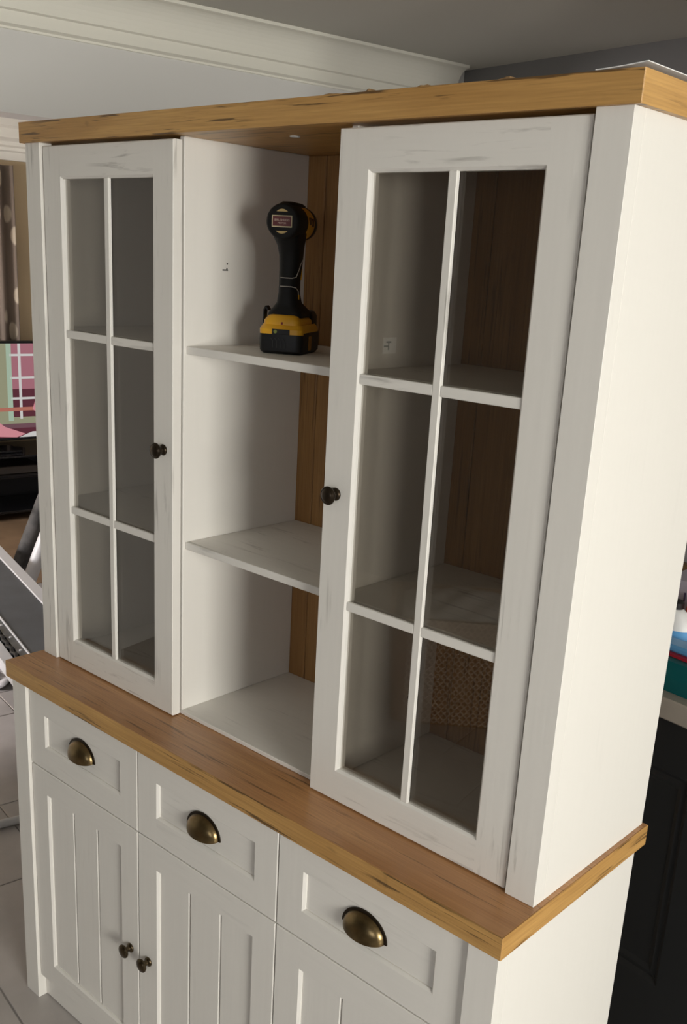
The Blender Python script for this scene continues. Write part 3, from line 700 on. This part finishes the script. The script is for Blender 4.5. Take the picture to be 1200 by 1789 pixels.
# pixels of the glimpse 0..62 x 607..775 cover y 1.40..1.60
def scr(a0, a1, b0, b1, mi, lay):      # a across, b up, both in 0..1 of the screen
    yy0, yy1 = y0s + (y1s - y0s) * a0, y0s + (y1s - y0s) * a1; zz0, zz1 = z0s + (z1s - z0s) * b0, z0s + (z1s - z0s) * b1
    x = TX + 0.0006 + 0.0003 * lay
    f = bm.faces.new([bm.verts.new(p) for p in ((x, yy0, zz0), (x, yy1, zz0), (x, yy1, zz1), (x, yy0, zz1))]); f.material_index = mi
def poly(pts, mi, lay):
    x = TX + 0.0006 + 0.0003 * lay
    f = bm.faces.new([bm.verts.new((x, y0s + (y1s - y0s) * a, z0s + (z1s - z0s) * b)) for a, b in pts]); f.material_index = mi
scr(0, 1, 0, 1, 1, 0); scr(0.0, 0.615, 0.55, 1, 0, 1); scr(0.0, 0.605, 0.30, 0.62, 1, 2); scr(0.0, 0.60, 0.0, 0.75, 8, 1)
scr(0.675, 1.0, 0.22, 1.0, 3, 2); scr(0.675, 1.0, 0.22, 0.52, 2, 3)
for a in (0.715, 0.785, 0.86): scr(a - 0.006, a + 0.006, 0.20, 1.0, 4, 4)
for b in (0.42, 0.64, 0.88): scr(0.672, 1.0, b - 0.012, b + 0.012, 4, 4)
scr(0.658, 0.680, 0.18, 1.0, 0, 4); scr(0.0, 1.0, 0.285, 0.325, 5, 5); scr(0.0, 1.0, 0.10, 0.15, 8, 5); scr(0, 1, 0, 0.10, 2, 4)
poly([(0.50, 0.04), (0.69, 0.00), (0.73, 0.035), (0.64, 0.12), (0.60, 0.20), (0.52, 0.24)], 6, 6); poly([(0.42, 0.10), (0.60, 0.17), (0.61, 0.23), (0.52, 0.30), (0.42, 0.30)], 7, 7); poly([(0.70, 0.0), (1.0, 0.0), (1.0, 0.06), (0.76, 0.055)], 4, 7)
poly([(0.765, 0.30), (0.80, 0.22), (0.86, 0.25), (0.86, 0.55), (0.80, 0.55)], 6, 7)
link('screen_picture', bm, E, tv, ROOM)
st = empty('television_stand', 'black glass television stand with shelves, in the far room', 'television stand', (-4.2, 1.3, 0), 0, None, True)
rb('top', -4.45, -3.98, 0.45, 2.05, 0.400, 0.412, BLACKG, st, None, 0.002)
rb('shelf', -4.43, -4.02, 0.48, 2.02, 0.265, 0.277, BLACKG, st, None, 0.002)
rb('shelf', -4.43, -4.02, 0.48, 2.02, 0.05, 0.065, BLACKG, st, None, 0.002)
rb('back_panel', -4.46, -4.45, 0.48, 2.02, 0.0, 0.40, BLACK, st, None, 0.0)
for y in (0.50, 1.98):
    for x in (-4.41, -4.05): rb('leg', x - 0.018, x + 0.018, y - 0.018, y + 0.018, 0.0, 0.40, STEEL if False else BLACK, st, None, 0.003)
sb = rb('set_top_box', -4.36, -4.10, 1.25, 1.62, 0.2775, 0.325, mat('brown_black_box', (0.05, 0.04, 0.032), 0.35), None, None, 0.004); tag(sb, 'small dark box on the middle shelf of the television stand', 'box')
# curtain with a leaf pattern
m = bpy.data.materials.new('leaf_pattern_curtain'); m.use_nodes = True; nt = m.node_tree; b = nt.nodes['Principled BSDF']; b.inputs['Roughness'].default_value = 0.9
tc = nt.nodes.new('ShaderNodeTexCoord'); mp2 = nt.nodes.new('ShaderNodeMapping'); mp2.inputs['Scale'].default_value = (1, 16, 6); nt.links.new(tc.outputs['Object'], mp2.inputs['Vector'])
vo = nt.nodes.new('ShaderNodeTexVoronoi'); vo.inputs['Scale'].default_value = 1.0; nt.links.new(mp2.outputs['Vector'], vo.inputs['Vector'])
rp_ = nt.nodes.new('ShaderNodeValToRGB'); rp_.color_ramp.elements[0].position = 0.28; rp_.color_ramp.elements[1].position = 0.36
rp_.color_ramp.elements[0].color = (0.55, 0.47, 0.36, 1); rp_.color_ramp.elements[1].color = (0.21, 0.165, 0.13, 1)
nt.links.new(vo.outputs['Distance'], rp_.inputs['Fac']); nt.links.new(rp_.outputs['Color'], b.inputs['Base Color'])
bm = bmesh.new(); N = 60; A_, B_ = [], []
for i in range(N + 1):
    y = 0.90 + 0.745 * i / N; x = XFAR + 0.10 + 0.030 * math.sin(i * 0.75)
    A_.append((x, y))
for z in (0.45, 2.08):
    B_.append([bm.verts.new((x, y, z)) for x, y in A_])
for i in range(N): bm.faces.new((B_[0][i], B_[0][i + 1], B_[1][i + 1], B_[1][i]))
cu_o = link('curtain', bm, m, None, ROOM, True); tag(cu_o, 'brown and cream leaf-patterned curtain hanging on the tan wall', 'curtain')
sm = cu_o.modifiers.new('thickness', 'SOLIDIFY'); sm.thickness = 0.004

# ------------------------------------------------------------------ left of the cabinet: low bench, tubes, paper, pipe
be = empty('low_bench', 'long low bench with slate-grey top, white rims and a steel bolted rail', 'bench', (-2.0, 0.60, 0), 0, None, True)
BR = Matrix.Translation((-1.9, 0.60, 0)) @ Matrix.Rotation(math.radians(-6.2), 4, 'Z')
BW = ROOM @ BR
def B(name, x0, x1, y0, y1, z0, z1, mm, bev=0.002): return box(name, x0, x1, y0, y1, z0, z1, mm, be, bev, BW)
B('top', -1.25, 1.08, -0.103, 0.075, 0.270, 0.2985, SLATE)
B('rim', -1.25, 1.08, 0.076, 0.124, 0.255, 0.304, RIM)
B('rail_edge', -1.25, 1.08, -0.110, -0.104, 0.265, 0.302, RIM, 0.001)
B('steel_rail', -1.25, 1.08, -0.138, -0.111, 0.265, 0.297, mat('grey_rail', (0.16, 0.165, 0.17), 0.35, 0.6), 0.001)
for i in range(16):
    bm = bmesh.new(); lathe(bm, [(0.0001, 0), (0.006, 0), (0.005, 0.003), (0.0001, 0.004)], 12, Matrix.Translation((-1.1 + 0.135 * i, -0.123, 0.297))); link('bolt', bm, RIM, be, BW, True)
bm = bmesh.new(); tube(bm, [(-1.24 + 0.03 * i, -0.148 + 0.004 * (-1) ** i, 0.292 + 0.002 * (i % 3)) for i in range(78)], 0.0075, 8); link('cable', bm, RUB, be, BW, True)
B('rim', -1.25, 1.08, -0.200, -0.158, 0.250, 0.290, RIM)
B('apron', -1.25, 1.08, -0.158, -0.110, 0.240, 0.2645, BLACK, 0)
for x in (-1.2, 1.02):
    for y in (-0.17, 0.09): B('leg', x - 0.02, x + 0.02, y - 0.02, y + 0.02, 0.0, 0.252, BLACK)
def leaning_tube(name, p0, p1, r, mm, lab, cat):
    bm = bmesh.new(); tube(bm, [Vector(p0).lerp(Vector(p1), t / 6) for t in range(7)], r, 18)
    return tag(link(name, bm, mm, None, ROOM, True), lab, cat)
leaning_tube('white_tube', (-2.35, 0.795, 0.033), (-2.28, 1.20, 1.05), 0.031, RIM, 'white cardboard tube leaning behind the low bench', 'tube')
leaning_tube('rolled_cloth', (-2.52, 0.81, 0.040), (-2.45, 1.25, 1.12), 0.038, mat('dark_grey_cloth', (0.05, 0.047, 0.045), 0.8, vary=0.8, vscale=14), 'dark grey rolled cloth leaning beside the white tube', 'cloth')
bm = bmesh.new(); tube(bm, [(-0.668 - 0.05 * t, 0.172 - 0.55 * t, 0.0135) for t in (0, 0.25, 0.5, 0.75, 1.0)], 0.0125, 14)
tag(link('white_pipe', bm, RIM, None, ROOM, True), 'white pipe lying on the grey tiles left of the sideboard', 'pipe')
# crumpled white paper on the tiles
bm = bmesh.new(); N = 14; G = []
for i in range(N + 1):
    row = []
    for j in range(N + 1):
        x = -2.05 + 0.42 * i / N + 0.02 * math.sin(j * 0.9); y = 0.25 + 0.33 * j / N + 0.02 * math.cos(i * 0.8)
        h = 0.004 + 0.028 * abs(math.sin(i * 0.9 + 0.5 * j)) * abs(math.cos(j * 0.7 - 0.3 * i))
        row.append(bm.verts.new((x, y, h)))
    G.append(row)
for i in range(N):
    for j in range(N): bm.faces.new((G[i][j], G[i + 1][j], G[i + 1][j + 1], G[i][j + 1]))
pp = link('crumpled_paper', bm, mat('white_paper', (0.58, 0.56, 0.57), 0.8), None, ROOM, True); tag(pp, 'crumpled white paper on the tiles beside the low bench', 'paper')
sm = pp.modifiers.new('thickness', 'SOLIDIFY'); sm.thickness = 0.001; sm.offset = 1

# stand-in basket and cloth, added unseen for the reflection in the right glass door
bk = empty('reflection_basket', 'stand-in wicker basket, added unseen for the reflection in the lower right glass pane', 'basket', (-0.27, -1.93, 0), math.radians(-38))
mk = WM[bk]
bm = bmesh.new(); loft(bm, [rrect(0, 0, 0.26, 0.19, 0.0, 0.03), rrect(0, 0, 0.29, 0.22, 0.42, 0.03), rrect(0, 0, 0.27, 0.20, 0.42, 0.03), rrect(0, 0, 0.25, 0.18, 0.10, 0.03)])
link('body', bm, mat('wicker_brown', (0.30, 0.17, 0.09), 0.7), bk, mk)
bm = bmesh.new()
for sg in (1, -1):
    for i in range(-24, 25):
        for k in range(14):
            z0_, z1_ = 0.03 * k, 0.03 * (k + 1)
            x0_, x1_ = 0.024 * i + sg * z0_ * 0.8, 0.024 * i + sg * z1_ * 0.8
            lim = 0.235
            if abs(x0_) > lim or abs(x1_) > lim: continue
            for fy in (1, -1):
                ya, yb = fy * (0.192 + 0.0714 * z0_), fy * (0.192 + 0.0714 * z1_)
                tube(bm, [(x0_, ya, z0_ + 0.006), (x1_, yb, z1_ + 0.002)], 0.0030, 5)
link('weave', bm, mat('wicker_pale', (0.80, 0.66, 0.55), 0.6), bk, mk, kind='stuff')
bm = bmesh.new(); N = 16; G = []
for i in range(N + 1):
    G.append([bm.verts.new((-0.24 + 0.48 * i / N, -0.17 + 0.34 * j / N, 0.40 + 0.07 * math.sin(math.pi * i / N) * math.sin(math.pi * j / N) + 0.012 * math.sin(i * 1.3 + j))) for j in range(N + 1)])
for i in range(N):
    for j in range(N): bm.faces.new((G[i][j], G[i + 1][j], G[i + 1][j + 1], G[i][j + 1]))
cl_ = link('reflection_cloth', bm, mat('white_cotton', (0.55, 0.53, 0.51), 0.9), None, mk, True); tag(cl_, 'white cloth added inside the unseen stand-in basket', 'cloth')
sm = cl_.modifiers.new('thickness', 'SOLIDIFY'); sm.thickness = 0.003
